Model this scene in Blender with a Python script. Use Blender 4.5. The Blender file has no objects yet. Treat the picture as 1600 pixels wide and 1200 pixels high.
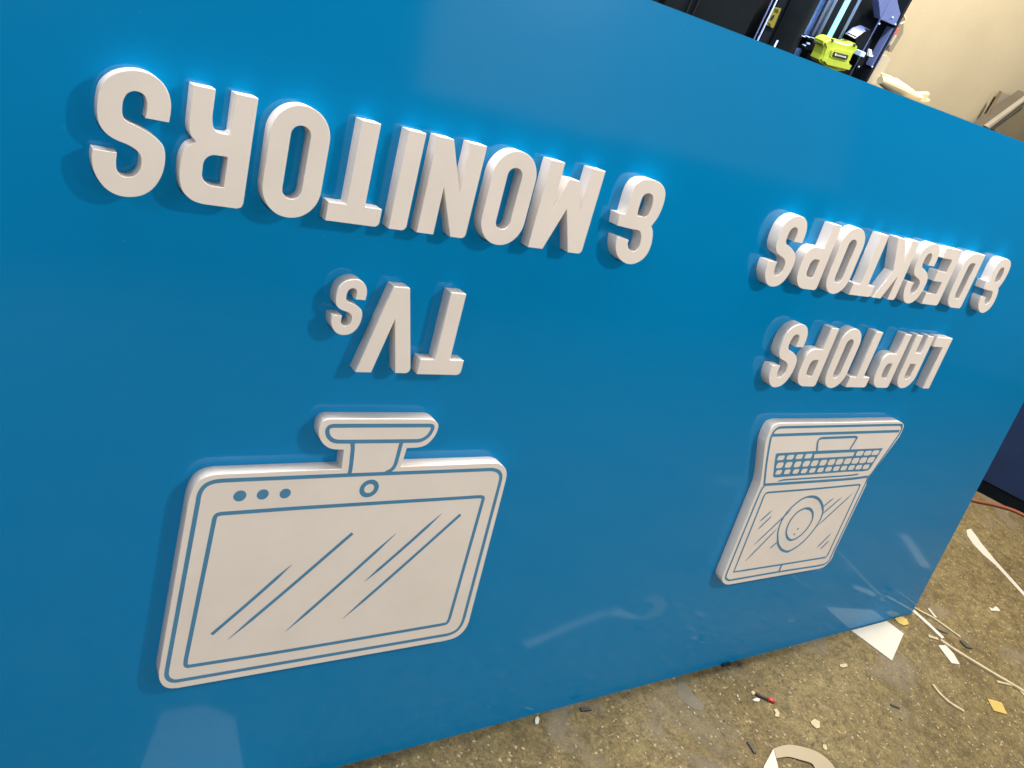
import bpy, bmesh, math, random
from mathutils import Vector, Matrix
random.seed(7)
SC = bpy.context.scene
COL = SC.collection

# ------------------------------------------------------------------ camera
# metres; floor is z = 0, the sign's foot line is y = 0, x runs along the sign
F_PX = 1280.8187                       # focal length for a 1600 px wide frame
CAM = Vector((-0.9627, -0.9693, 1.8044))
RW = Matrix(((0.824092181503953, 0.012685175028842373, 0.5663136610735635),
             (-0.453905129514236, -0.5833150032612742, 0.6735827643066323),
             (0.33888377031767103, -0.8121469653361929, -0.47494746752719147)))
cd = bpy.data.cameras.new("camera")
cam = bpy.data.objects.new("camera", cd)
COL.objects.link(cam)
cd.sensor_width = 36.0
cd.lens = F_PX / 1600 * 36.0
cd.clip_start = 0.02
cd.clip_end = 100
m = Matrix.Identity(4)
for i in range(3):
    m[i][0] = RW[i][0]; m[i][1] = -RW[i][1]; m[i][2] = -RW[i][2]; m[i][3] = CAM[i]
cam.matrix_world = m
SC.camera = cam

# ------------------------------------------------------------------ light
W = bpy.data.worlds.new("World"); SC.world = W; W.use_nodes = True
W.node_tree.nodes["Background"].inputs[0].default_value = (0.58, 0.74, 0.90, 1)
W.node_tree.nodes["Background"].inputs[1].default_value = 0.14
SC.view_settings.view_transform = 'Standard'
SC.view_settings.look = 'None'
SC.view_settings.exposure = -0.33
SC.view_settings.gamma = 1.0
SC.render.engine = 'CYCLES'
SC.cycles.max_bounces = 8

def lamp(name, typ, loc, power, color, size=0.2, size_y=None, aim=None, glossy=True):
    l = bpy.data.lights.new(name, typ)
    l.energy = power; l.color = color
    if typ == 'AREA':
        l.shape = 'RECTANGLE'; l.size = size; l.size_y = size_y or size
    else:
        l.shadow_soft_size = size
    o = bpy.data.objects.new(name, l); COL.objects.link(o)
    o.location = loc
    if aim is not None:
        o.rotation_euler = (Vector(aim) - Vector(loc)).to_track_quat('-Z', 'Y').to_euler()
    return o
lamp("ceiling_lamp_right", 'POINT', (1.75, -1.75, 3.5), 275, (1.0, 0.92, 0.80), 0.10)
lamp("ceiling_lamp_left", 'POINT', (-0.9, -5.5, 3.2), 620, (1.0, 0.93, 0.82), 0.12)
lamp("tube_lamp_over_sign", 'AREA', (0.7, 0.455, 3.0), 150, (1.0, 0.98, 0.94), 4.4, 0.10, (0.7, 0.455, 0))
lamp("ceiling_lamp_behind", 'POINT', (3.2, 0.75, 3.8), 1000, (1.0, 0.86, 0.66), 0.16)
lamp("left_fill_light", 'AREA', (-3.8, -1.6, 3.3), 36, (0.86, 0.93, 1.0), 1.2, 1.2, (-0.5, 0.2, 1.0))  # soft fill added for the letters' left sides, no fitting there
lamp("far_wall_wash", 'POINT', (4.8, -6.35, 4.7), 150, (0.86, 0.95, 1.0), 0.2)  # unseen light added so the far wall mirrors as a gradient

# ------------------------------------------------------------------ geometry of the place
S = 1.7
LEAN = math.radians(10)
UP = Vector((0, math.sin(LEAN), math.cos(LEAN)))
NO = Vector((0, -math.cos(LEAN), math.sin(LEAN)))
YB = 0.5955                            # board units, 1 unit = 1.7 m, y runs down the board
TH0 = 0.025527                         # layer the letter table was measured on
TH = 0.0295                            # letter thickness
def ray(px, py): return RW @ Vector(((px - 800) / F_PX, (py - 600) / F_PX, 1.0))
def hit(px, py, p0, n):
    r = ray(px, py); return CAM + r * (n.dot(p0 - CAM) / n.dot(r))
def bl(px, py, h=TH):
    """point of the traced photograph -> board coordinates (x, up) in metres on the layer h above the panel"""
    P = hit(px, py, NO * h, NO); return (P.x, P.dot(UP))
def fl(px, py, z=0.0):
    P = hit(px, py, Vector((0, 0, z)), Vector((0, 0, 1))); return (P.x, P.y)
def vp(px, py, y):
    P = hit(px, py, Vector((0, y, 0)), Vector((0, 1, 0))); return (P.x, P.z)
def bu(x, y):
    P = Vector((S * x, 0, 0)) + UP * (S * (YB - y)) + NO * TH0
    d = P - CAM; Q = CAM + d * (NO.dot(NO * TH - CAM) / NO.dot(d)); return (Q.x, Q.dot(UP))
BOARD = Matrix((Vector((1, 0, 0)), UP, NO)).transposed().to_4x4()   # local x, y(up), z(out of the board)

# ------------------------------------------------------------------ helpers
def tag(o, label=None, cat=None, group=None, kind=None):
    if label: o["label"] = label
    if cat: o["category"] = cat
    if group: o["group"] = group
    if kind: o["kind"] = kind
    return o
def empty(name, loc=(0, 0, 0), mat=None):
    o = bpy.data.objects.new(name, None); COL.objects.link(o)
    o.empty_display_size = 0.1
    if mat is not None: o.matrix_world = mat
    else: o.location = loc
    return o
def link(name, me, mat, parent=None, loc=None):
    o = bpy.data.objects.new(name, me); COL.objects.link(o)
    if mat is not None: me.materials.append(mat)
    if parent is not None: o.parent = parent
    if loc is not None: o.location = loc
    return o
def bm_obj(name, bm, mat, parent=None, loc=None, smooth=False):
    me = bpy.data.meshes.new(name); bm.to_mesh(me); bm.free()
    if smooth:
        for p in me.polygons: p.use_smooth = True
    return link(name, me, mat, parent, loc)
def box(bm, x0, x1, y0, y1, z0, z1, bev=0.0):
    r = bmesh.ops.create_cube(bm, size=1.0)
    vs = r['verts']
    for v in vs:
        v.co = Vector((x0 + (v.co.x + .5) * (x1 - x0), y0 + (v.co.y + .5) * (y1 - y0), z0 + (v.co.z + .5) * (z1 - z0)))
    if bev > 0:
        es = list({e for v in vs for e in v.link_edges})
        bmesh.ops.bevel(bm, geom=es, offset=bev, segments=2, affect='EDGES', profile=0.5)
def tube(bm, pts, r, seg=10, flat=1.0):
    pts = [Vector(p) for p in pts]; rings = []
    for i, p in enumerate(pts):
        d = (pts[min(i + 1, len(pts) - 1)] - pts[max(i - 1, 0)]).normalized()
        a = d.cross(Vector((0, 0, 1)))
        if a.length < 1e-4: a = d.cross(Vector((0, 1, 0)))
        a.normalize(); b = d.cross(a)
        rr = r[i] if isinstance(r, (list, tuple)) else r
        rings.append([bm.verts.new(p + (a * math.cos(t) + b * math.sin(t) * flat) * rr)
                      for t in [2 * math.pi * k / seg for k in range(seg)]])
    for A, B in zip(rings, rings[1:]):
        for k in range(seg):
            bm.faces.new((A[k], A[(k + 1) % seg], B[(k + 1) % seg], B[k]))
    bm.faces.new(rings[0][::-1]); bm.faces.new(rings[-1])
def prism(bm, pts, z0, z1):
    """pts: (x, y) outline; top at z1"""
    n = len(pts)
    area = sum(pts[i][0] * pts[(i + 1) % n][1] - pts[(i + 1) % n][0] * pts[i][1] for i in range(n))
    if area < 0: pts = pts[::-1]
    A = [bm.verts.new((p[0], p[1], z0)) for p in pts]; B = [bm.verts.new((p[0], p[1], z1)) for p in pts]
    bm.faces.new(B); bm.faces.new(A[::-1])
    for i in range(n): bm.faces.new((A[i], A[(i + 1) % n], B[(i + 1) % n], B[i]))
def xz_prism(bm, pts, y0, y1):
    """pts: (x, z) outline, from y0 (front) to y1 (back)"""
    t = bmesh.new(); prism(t, [(p[0], p[1]) for p in pts], -y1, -y0)
    for v in t.verts: v.co = Vector((v.co.x, -v.co.z, v.co.y))
    me = bpy.data.meshes.new("t"); t.to_mesh(me); t.free(); bm.from_mesh(me); bpy.data.meshes.remove(me)

# ------------------------------------------------------------------ materials
def new_mat(name, base, rough=0.6, spec=0.5, metal=0.0, coat=0.0, coat_rough=0.05):
    m = bpy.data.materials.new(name); m.use_nodes = True
    b = m.node_tree.nodes["Principled BSDF"]
    b.inputs["Base Color"].default_value = (*base, 1)
    b.inputs["Roughness"].default_value = rough
    b.inputs["Specular IOR Level"].default_value = spec
    b.inputs["Metallic"].default_value = metal
    b.inputs["Coat Weight"].default_value = coat
    b.inputs["Coat Roughness"].default_value = coat_rough
    return m
def N_(m, t, **kw):
    n = m.node_tree.nodes.new(t)
    for k, v in kw.items():
        if k in n.inputs: n.inputs[k].default_value = v
        else: setattr(n, k, v)
    return n
def L_(m, a, b): m.node_tree.links.new(a, b)
def vary(m, base, amt=0.12, scale=8, detail=6, bump=0.0, bscale=200, bdist=0.001, rough_var=0.0):
    """break up a flat colour with object-space noise, add a fine bump"""
    b = m.node_tree.nodes["Principled BSDF"]
    tc = N_(m, "ShaderNodeTexCoord")
    n = N_(m, "ShaderNodeTexNoise", Scale=scale, Detail=detail, Roughness=0.6)
    L_(m, tc.outputs["Object"], n.inputs["Vector"])
    r = N_(m, "ShaderNodeValToRGB")
    r.color_ramp.elements[0].position = 0.3; r.color_ramp.elements[1].position = 0.7
    r.color_ramp.elements[0].color = (*[c * (1 - amt) for c in base], 1)
    r.color_ramp.elements[1].color = (*[min(1, c * (1 + amt)) for c in base], 1)
    L_(m, n.outputs["Fac"], r.inputs["Fac"]); L_(m, r.outputs["Color"], b.inputs["Base Color"])
    if bump > 0:
        n2 = N_(m, "ShaderNodeTexNoise", Scale=bscale, Detail=4)
        L_(m, tc.outputs["Object"], n2.inputs["Vector"])
        bp = N_(m, "ShaderNodeBump", Strength=bump, Distance=bdist)
        L_(m, n2.outputs["Fac"], bp.inputs["Height"]); L_(m, bp.outputs["Normal"], b.inputs["Normal"])
    return m

BLUE = (0.0, 0.205, 0.49)
M_BLUE = new_mat("blue_gloss_paint", BLUE, 0.32, 0.0, coat=0.8, coat_rough=0.09)
def blue_nodes(m):
    b = m.node_tree.nodes["Principled BSDF"]
    tc = N_(m, "ShaderNodeTexCoord")
    # fine dust specks and slight haze in the clear coat
    n = N_(m, "ShaderNodeTexNoise", Scale=2.2, Detail=5)
    L_(m, tc.outputs["Object"], n.inputs["Vector"])
    mr = N_(m, "ShaderNodeMapRange"); mr.inputs["To Min"].default_value = 0.05; mr.inputs["To Max"].default_value = 0.12
    L_(m, n.outputs["Fac"], mr.inputs["Value"]); L_(m, mr.outputs["Result"], b.inputs["Coat Roughness"])
    v = N_(m, "ShaderNodeTexVoronoi", Scale=26.0); L_(m, tc.outputs["Object"], v.inputs["Vector"])
    lt = N_(m, "ShaderNodeMath", operation='LESS_THAN'); lt.inputs[1].default_value = 0.018
    L_(m, v.outputs["Distance"], lt.inputs[0])
    mx = N_(m, "ShaderNodeMix", data_type='RGBA')
    mx.inputs["A"].default_value = (*BLUE, 1); mx.inputs["B"].default_value = (0.12, 0.30, 0.45, 1)
    L_(m, lt.outputs[0], mx.inputs["Factor"]); L_(m, mx.outputs["Result"], b.inputs["Base Color"])
    n2 = N_(m, "ShaderNodeTexNoise", Scale=1.6, Detail=2); L_(m, tc.outputs["Object"], n2.inputs["Vector"])
    bp = N_(m, "ShaderNodeBump", Strength=0.25, Distance=0.004)
    L_(m, n2.outputs["Fac"], bp.inputs["Height"]); L_(m, bp.outputs["Normal"], b.inputs["Coat Normal"])
blue_nodes(M_BLUE)
M_WHITE = vary(new_mat("white_foam_face", (0.79, 0.725, 0.685), 0.68, 0.2), (0.79, 0.725, 0.685), 0.035, 9, 5, 0.12, 260, 0.0006)
M_LINE = vary(new_mat("blue_line_print", (0.07, 0.24, 0.43), 0.45, 0.4), (0.07, 0.24, 0.43), 0.06, 12)
M_KEY = new_mat("white_key_print", (0.77, 0.705, 0.66), 0.5, 0.35)
M_EDGE = new_mat("raw_panel_edge", (0.62, 0.66, 0.68), 0.5)

# ------------------------------------------------------------------ the setting: floor, back wall
def floor_mat():
    m = new_mat("dirty_concrete", (0.3, 0.26, 0.18), 0.75, 0.3)
    b = m.node_tree.nodes["Principled BSDF"]
    tc = N_(m, "ShaderNodeTexCoord")
    def noise(sc, det=8, rough=0.62, dist=0.0):
        n = N_(m, "ShaderNodeTexNoise", Scale=sc, Detail=det, Roughness=rough, Distortion=dist)
        L_(m, tc.outputs["Object"], n.inputs["Vector"]); return n
    def ramp(src, stops):
        r = N_(m, "ShaderNodeValToRGB"); cr = r.color_ramp
        while len(cr.elements) < len(stops): cr.elements.new(0.5)
        for e, (p, c) in zip(cr.elements, stops): e.position = p; e.color = (*c, 1)
        L_(m, src, r.inputs["Fac"]); return r
    def mix(f, a, bb, mode='MIX'):
        x = N_(m, "ShaderNodeMix", data_type='RGBA', blend_type=mode)
        if isinstance(f, float): x.inputs["Factor"].default_value = f
        else: L_(m, f, x.inputs["Factor"])
        for s, v in (("A", a), ("B", bb)):
            if isinstance(v, tuple): x.inputs[s].default_value = (*v, 1)
            else: L_(m, v, x.inputs[s])
        return x.outputs["Result"]
    big = ramp(noise(2.0, 6, 0.65, 0.4).outputs["Fac"], [(0.30, (0.086, 0.065, 0.028)), (0.52, (0.120, 0.094, 0.043)), (0.75, (0.160, 0.128, 0.064))])
    mid = ramp(noise(24, 9, 0.78, 0.6).outputs["Fac"], [(0.34, (0.5, 0.48, 0.45)), (0.5, (1, 1, 1)), (0.66, (1.5, 1.47, 1.4))])
    c = mix(1.0, big.outputs["Color"], mid.outputs["Color"], 'MULTIPLY')
    fine = ramp(noise(110, 6, 0.8, 0.8).outputs["Fac"], [(0.35, (0.52, 0.50, 0.48)), (0.5, (1, 1, 1)), (0.63, (1.55, 1.53, 1.48))])
    c = mix(0.85, c, fine.outputs["Color"], 'MULTIPLY')
    # exposed aggregate: pale and dark grains
    dn = noise(60, 3, 0.6)
    dm = N_(m, "ShaderNodeVectorMath", operation='MULTIPLY_ADD'); L_(m, dn.outputs["Color"], dm.inputs[0])
    dm.inputs[1].default_value = (0.02, 0.02, 0.02); L_(m, tc.outputs["Object"], dm.inputs[2])
    v = N_(m, "ShaderNodeTexVoronoi", Scale=85.0, Randomness=1.0); L_(m, dm.outputs[0], v.inputs["Vector"])
    sel = N_(m, "ShaderNodeSeparateColor"); L_(m, v.outputs["Color"], sel.inputs["Color"])
    near = N_(m, "ShaderNodeMath", operation='LESS_THAN'); near.inputs[1].default_value = 0.34; L_(m, v.outputs["Distance"], near.inputs[0])
    pick = N_(m, "ShaderNodeMath", operation='GREATER_THAN'); pick.inputs[1].default_value = 0.86; L_(m, sel.outputs["Red"], pick.inputs[0])
    pale = N_(m, "ShaderNodeMath", operation='MULTIPLY'); L_(m, near.outputs[0], pale.inputs[0]); L_(m, pick.outputs[0], pale.inputs[1])
    c = mix(pale.outputs[0], c, mix(0.55, c, (0.42, 0.36, 0.23)))
    pick2 = N_(m, "ShaderNodeMath", operation='LESS_THAN'); pick2.inputs[1].default_value = 0.12; L_(m, sel.outputs["Green"], pick2.inputs[0])
    dk = N_(m, "ShaderNodeMath", operation='MULTIPLY'); L_(m, near.outputs[0], dk.inputs[0]); L_(m, pick2.outputs[0], dk.inputs[1])
    c = mix(dk.outputs[0], c, (0.075, 0.06, 0.035))
    # old grey stains
    st = ramp(noise(3.3, 5, 0.6, 0.8).outputs["Fac"], [(0.56, (0, 0, 0)), (0.68, (1, 1, 1))])
    c = mix(st.outputs["Color"], c, mix(0.55, c, (0.15, 0.13, 0.10)))
    L_(m, c, b.inputs["Base Color"])
    h = N_(m, "ShaderNodeMath", operation='ADD')
    L_(m, noise(150, 5, 0.7).outputs["Fac"], h.inputs[0]); L_(m, noise(22, 6, 0.6).outputs["Fac"], h.inputs[1])
    h2 = N_(m, "ShaderNodeMath", operation='ADD'); L_(m, h.outputs[0], h2.inputs[0]); L_(m, pale.outputs[0], h2.inputs[1])
    bp = N_(m, "ShaderNodeBump", Strength=0.6, Distance=0.004)
    L_(m, h2.outputs[0], bp.inputs["Height"]); L_(m, bp.outputs["Normal"], b.inputs["Normal"])
    return m
M_FLOOR = floor_mat()
bm = bmesh.new(); box(bm, -8, 12, -9, 2.6, -0.1, 0.0)
tag(bm_obj("floor", bm, M_FLOOR), kind="structure")

WALL_Y = 2.3
M_WALL = vary(new_mat("cream_wall_paint", (0.300, 0.272, 0.205), 0.7, 0.3), (0.300, 0.272, 0.205), 0.05, 3.0, 8, 0.35, 60, 0.003)
bm = bmesh.new(); box(bm, -8, 12, WALL_Y, WALL_Y + 0.15, 0, 4.2)
tag(bm_obj("wall", bm, M_WALL), "long cream painted workshop wall behind the leaning blue sign", "wall")

fw = tag(empty("far_wall", (6, -7.2, 0)), "pale far wall with an added dark lower half, seen only as the bright patch mirrored in the sign's upper gloss", "wall")
bm = bmesh.new(); box(bm, -2.65, 5, -.1, .1, 2.35, 6.0); bm_obj("upper_wall", bm, vary(new_mat("pale_wall_paint", (0.75, 0.76, 0.76), 0.7, 0.3), (0.75, 0.76, 0.76), 0.06, 1.5), fw)
bm = bmesh.new(); box(bm, -2.65, 5, -.1, .12, 0, 2.34); bm_obj("reflection_mask", bm, vary(new_mat("dark_mask_paint", (0.05, 0.06, 0.07), 0.7, 0.3), (0.05, 0.06, 0.07), 0.1, 1.5), fw)  # dark lower wall added to cut off the mirrored bright patch

# ------------------------------------------------------------------ the sign
sign = tag(empty("sign", mat=BOARD),
           "large glossy blue sign leaning upside down on the dusty concrete floor, with raised white lettering", "sign")
XR = 1.3510 * S
XL = -2.25
YT = S * (YB + 0.4498)
PT = 0.012
bm = bmesh.new()
def rrect(x0, x1, y0, y1, r, n=6):
    P = []
    for cx, cy, a0 in ((x1 - r, y0 + r, -90), (x1 - r, y1 - r, 0), (x0 + r, y1 - r, 90), (x0 + r, y0 + r, 180)):
        for k in range(n + 1):
            a = math.radians(a0 + 90 * k / n); P.append((cx + r * math.cos(a), cy + r * math.sin(a)))
    return P
prism(bm, rrect(XL, XR, 0.0, YT, 0.012), -PT, 0.0)
bmesh.ops.recalc_face_normals(bm, faces=bm.faces[:])
for f in bm.faces:
    f.normal_update(); f.material_index = 0 if abs(f.normal.z) > 0.9 else 1
panel = bm_obj("panel", bm, M_BLUE, sign); panel.data.materials.append(M_EDGE)
M_PINE = new_mat("pine_batten", (0.45, 0.32, 0.18), 0.7)
for x in (-1.9, -0.6, 0.7, 2.0):
    bm = bmesh.new(); box(bm, x - .02, x + .02, 0.05, YT - 0.05, -PT - 0.042, -PT - 0.001)
    bm_obj("batten", bm, M_PINE, sign)

# rounded polygon: points (x, y, r)
def rpoly(pts, n=7):
    out = []; N = len(pts)
    for i in range(N):
        p = Vector(pts[i][:2]); r = pts[i][2] if len(pts[i]) > 2 else 0
        if r <= 0: out.append((p.x, p.y)); continue
        a = Vector(pts[i - 1][:2]) - p; b = Vector(pts[(i + 1) % N][:2]) - p
        la, lb = a.length, b.length; a.normalize(); b.normalize()
        ang = a.angle(b); d = r / math.tan(ang / 2)
        d = min(d, la * 0.5, lb * 0.5) if d > min(la, lb) * 0.5 + 1e-6 else d
        rr = d * math.tan(ang / 2)
        c = p + (a + b).normalized() * (rr / math.sin(ang / 2))
        s = p + a * d - c; e = p + b * d - c
        th = s.angle(e); sgn = 1 if s.x * e.y - s.y * e.x > 0 else -1
        for k in range(n + 1):
            t = sgn * th * k / n
            out.append((c.x + s.x * math.cos(t) - s.y * math.sin(t), c.y + s.x * math.sin(t) + s.y * math.cos(t)))
    return out
# smooth closed outline: points (x, y) or (x, y, 'c') for a sharp corner
def smooth(pts, n=5, closed=True):
    N = len(pts); out = []
    P = [Vector(p[:2]) for p in pts]; C = [len(p) > 2 for p in pts]
    rng = range(N) if closed else range(N - 1)
    for i in rng:
        p1, p2 = P[i], P[(i + 1) % N]
        p0 = p1 * 2 - p2 if (C[i] or (not closed and i == 0)) else P[i - 1]
        p3 = p2 * 2 - p1 if (C[(i + 1) % N] or (not closed and i == N - 2)) else P[(i + 2) % N]
        for k in range(n):
            t = k / n
            q = 0.5 * ((2 * p1) + (p2 - p0) * t + (2 * p0 - 5 * p1 + 4 * p2 - p3) * t * t + (3 * p1 - p0 - 3 * p2 + p3) * t ** 3)
            out.append((q.x, q.y))
    if not closed: out.append((P[-1].x, P[-1].y))
    return out

sS, sH = 0.19, 0.175
def g_O(w=.562): return [rpoly([(0, 0, .275), (w, 0, .275), (w, 1, .275), (0, 1, .275)], 12)], \
    [rpoly([(.187, .172, .088), (w - .187, .172, .088), (w - .187, .828, .088), (.187, .828, .088)], 8)]
def g_T(w=.565):
    a = (w - .192) / 2
    return [rpoly([(a, 0), (a + .192, 0), (a + .192, .815), (w, .815), (w, 1), (0, 1, .055), (0, .815), (a, .815)])], []
def g_I(w=.193): return [rpoly([(0, 0), (w, 0), (w, 1), (0, 1, .055)])], []
def g_L(w=.505): return [rpoly([(0, 0), (w, 0), (w, .182), (.19, .182), (.19, 1), (0, 1, .03)])], []
def g_E(w=.5): return [rpoly([(0, 0), (w, 0), (w, .182), (.19, .182), (.19, .405), (.455, .405), (.455, .585), (.19, .585),
                              (.19, .805), (w, .805), (w, 1), (0, 1, .055)])], []
def g_N(w=.585): return [rpoly([(0, 0), (.192, 0), (.192, .53), (.40, 0), (w, 0), (w, 1), (.39, 1), (.39, .49), (.182, 1), (0, 1, .055)])], []
def g_M(w=.772): return [rpoly([(0, 0), (.19, 0), (.195, .52), (.318, .165), (.462, .165), (.58, .52), (.585, 0), (w, 0), (w, 1),
                                (.572, 1), (.388, .50), (.20, 1), (0, 1, .055)])], []
def g_K(w=.62): return [rpoly([(0, 0), (.19, 0), (.19, .335), (.425, 0), (w, 0), (.372, .53), (.605, 1), (.395, 1), (.19, .60), (.19, 1), (0, 1, .055)])], []
def g_P(w=.562): return [rpoly([(0, 0), (.19, 0), (.19, .365), (w, .365, .26), (w, 1, .26), (0, 1, .055)], 10)], \
    [rpoly([(.19, .54, .015), (.375, .54, .10), (.375, .82, .10), (.19, .82, .015)])]
def g_D(w=.562): return [rpoly([(0, 0), (w, 0, .27), (w, 1, .27), (0, 1, .055)], 12)], \
    [rpoly([(.19, .172, .015), (.375, .172, .09), (.375, .828, .09), (.19, .828, .015)])]
def g_R(w=.576): return [smooth([(0, 0, 'c'), (.19, 0, 'c'), (.19, .335, 'c'), (.205, .355, 'c'), (.28, .355), (.335, .33), (.36, .25), (.362, .15), (.362, 0, 'c'), (.542, 0, 'c'),
                                 (.542, .2), (.540, .34), (.520, .41), (.470, .465, 'c'), (.535, .515), (.568, .60), (.576, .70), (.568, .81), (.530, .91), (.45, .975),
                                 (.36, .998), (.28, 1, 'c'), (.055, 1, 'c'), (.016, .984), (0, .945, 'c')], 4)], \
    [rpoly([(.19, .55, .015), (.39, .55, .11), (.39, .825, .11), (.19, .825, .015)])]
def g_A(w=.57): return [rpoly([(0, 0), (.19, 0), (.19, .325, .01), (.38, .325, .01), (.38, 0), (w, 0), (w, 1, .275), (0, 1, .275)], 12)], \
    [rpoly([(.19, .53, .015), (.38, .53, .015), (.38, .83, .09), (.19, .83, .09)])]
def g_V(w=.665): return [rpoly([(.24, 0), (.425, 0), (w, 1), (.482, 1), (.335, .36), (.19, 1), (0, 1, .055)])], []

def from_px(pts):
    return [bl(*p[:2]) + tuple(p[2:]) for p in pts]
def z(pts, s, ox, oy): return [(ox + p[0] * s, oy + p[1] * s) + tuple(p[2:]) for p in pts]
# S and & are traced once on the sign's own face and reused
S_PX = [(265, 185, 'c'), (267.5, 170), (268, 157), (265, 142), (256, 125), (241, 112.5), (223, 105.5), (205, 103.8), (186, 106.5), (170, 114), (158, 127),
        (152.8, 145), (151.5, 165), (153, 180), (158, 192), (168, 203), (182, 211.5), (200, 219), (213, 227), (220, 236), (221.5, 245), (219.5, 257),
        (213, 265.5), (205, 268.8), (196, 268.8), (187.5, 265), (182.5, 257), (181.5, 245), (183, 231, 'c'), (144.5, 225, 'c'), (143, 240), (145.5, 256),
        (153, 272), (166, 287), (184, 297), (205, 300), (225, 296.5), (242, 285), (253, 268), (258, 251), (259, 236), (256.5, 223), (250, 213.5), (240, 205),
        (225, 195.5), (210, 188), (198, 182), (192.5, 175), (191, 164), (193, 150), (199, 140), (209, 136), (219, 138), (227, 144), (230.5, 155), (229.8, 167), (228, 178, 'c')]
AMP_PX = z([(830, 905, 'c'), (820, 935), (820, 965), (835, 1003), (870, 1023), (910, 1013), (940, 975), (958, 920), (963, 862), (950, 818), (915, 802), (870, 795, 'c'), (705, 755, 'c'),
            (722, 630, 'c'), (790, 640, 'c'), (815, 560), (840, 470), (870, 390), (910, 328), (968, 291), (1030, 283), (1100, 292), (1160, 320), (1203, 370), (1217, 430),
            (1207, 505), (1180, 590), (1138, 675), (1070, 765, 'c'), (1085, 808), (1085, 875), (1070, 960), (1030, 1050), (960, 1120), (870, 1153), (790, 1140), (722, 1085),
            (693, 1015), (691, 935), (703, 868, 'c')], .15, 860, 240)
AMPH_PX = z([(918, 655, 'c'), (930, 590), (950, 520), (975, 460), (1010, 430), (1050, 428), (1080, 450), (1085, 500), (1072, 570), (1040, 640), (1005, 672, 'c')], .15, 860, 240)
def norm(pts, fx0, fx1, fy0, fy1):
    """metres on the board -> glyph cell (x to the reader's right, y up; the sign is upside down)"""
    return [((fx1 - p[0]) / (fx1 - fx0), (fy0 - p[1]) / (fy0 - fy1)) + tuple(p[2:]) for p in pts]
_s = from_px(S_PX)
xs = [p[0] for p in _s]; ys = [p[1] for p in _s]
S_N = smooth(norm(_s, min(xs), max(xs), max(ys), min(ys)), 4)
_a = from_px(AMP_PX); _ah = from_px(AMPH_PX)
xs = [p[0] for p in _a]; ys = [p[1] for p in _a]
A_N = smooth(norm(_a, min(xs), max(xs), max(ys), min(ys)), 4)
A_H = smooth(norm(_ah, min(xs), max(xs), max(ys), min(ys)), 4)

def extrude_outline(name, outer, holes, h0, h1, mat, parent, bevel=0.0006):
    cu = bpy.data.curves.new(name, 'CURVE'); cu.dimensions = '2D'; cu.fill_mode = 'BOTH'
    for pts in outer + holes:
        sp = cu.splines.new('POLY'); sp.points.add(len(pts) - 1)
        for q, p in zip(sp.points, pts): q.co = (p[0], p[1], 0, 1)
        sp.use_cyclic_u = True
    cu.extrude = (h1 - h0) / 2 - bevel
    cu.bevel_depth = bevel; cu.bevel_resolution = 1; cu.offset = -bevel
    o = bpy.data.objects.new(name, cu); COL.objects.link(o)
    dg = bpy.context.evaluated_depsgraph_get()
    me = bpy.data.meshes.new_from_object(o.evaluated_get(dg))
    bpy.data.objects.remove(o); bpy.data.curves.remove(cu)
    me.name = name
    for v in me.vertices: v.co.z += (h0 + h1) / 2
    me.materials.clear()
    for p in me.polygons: p.use_smooth = True
    me.set_sharp_from_angle(angle=math.radians(24))
    ob = link(name, me, mat, parent)
    return ob

ORD = {}
def letter(ch, x0, x1, yf, yc, where):
    """x0..x1 and foot line yf, cap line yc in board units"""
    X0, Yf = bu(x0, yf); X1, Yc = bu(x1, yc)
    if ch in 'Ss': outs, holes, w = [S_N], [], 1.0
    elif ch == '&': outs, holes, w = [A_N], [A_H], 1.0
    else:
        outs, holes = globals()['g_' + ch]()
        w = max(p[0] for p in outs[0])
    mp = lambda pts: [(X1 - p[0] / w * (X1 - X0), Yf + p[1] * (Yc - Yf)) for p in pts]
    o = extrude_outline("letter", [mp(p) for p in outs], [mp(p) for p in holes], 0.0004, TH, M_WHITE, sign)
    o["label"] = ("raised white ampersand" if ch == '&' else "raised white letter %s" % ch) + where
    return o
YA, YAc = -.2705, -.1742
for ch, a, b in (('S', -.4752, -.4208), ('R', -.4091, -.3533), ('O', -.3392, -.2850), ('T', -.2762, -.2216), ('I', -.2107, -.1921), ('N', -.1795, -.1230),
                 ('O', -.1088, -.0546), ('M', -.0415, .0337)):
    letter(ch, a, b, YA - (.002 if ch in 'SO' else 0), YAc + (.002 if ch in 'SO' else 0), " in MONITORS")
letter('&', .0713, .1352, -.2720, -.1702, " before MONITORS")
YA, YAc = -.2637, -.1663
for ch, a, b in (('S', .3552, .4095), ('P', .4253, .4802), ('O', .4942, .5487), ('T', .5625, .6182), ('K', .6243, .6853), ('S', .7000, .7540), ('E', .7675, .8163),
                 ('D', .8372, .8920)):
    letter(ch, a, b, YA - (.002 if ch in 'SO' else 0), YAc + (.002 if ch in 'SO' else 0), " in DESKTOPS")
letter('&', .9343, .9945, -.2650, -.1640, " before DESKTOPS")
YA, YAc = -.1105, -.0107
for ch, a, b in (('S', .4512, .5055), ('P', .5205, .5752), ('O', .5915, .6455), ('T', .6585, .7142), ('P', .7272, .7815), ('A', .7985, .8535), ('L', .8640, .9150)):
    letter(ch, a, b, YA - (.002 if ch in 'SO' else 0), YAc + (.002 if ch in 'SO' else 0), " in LAPTOPS")
letter('T', -.1414, -.0862, -.1140, -.0172, " in TVs")
letter('V', -.2143, -.1496, -.1150, -.0180, " in TVs")
letter('s', -.2518, -.2194, -.1191, -.0594, " in TVs")

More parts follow.
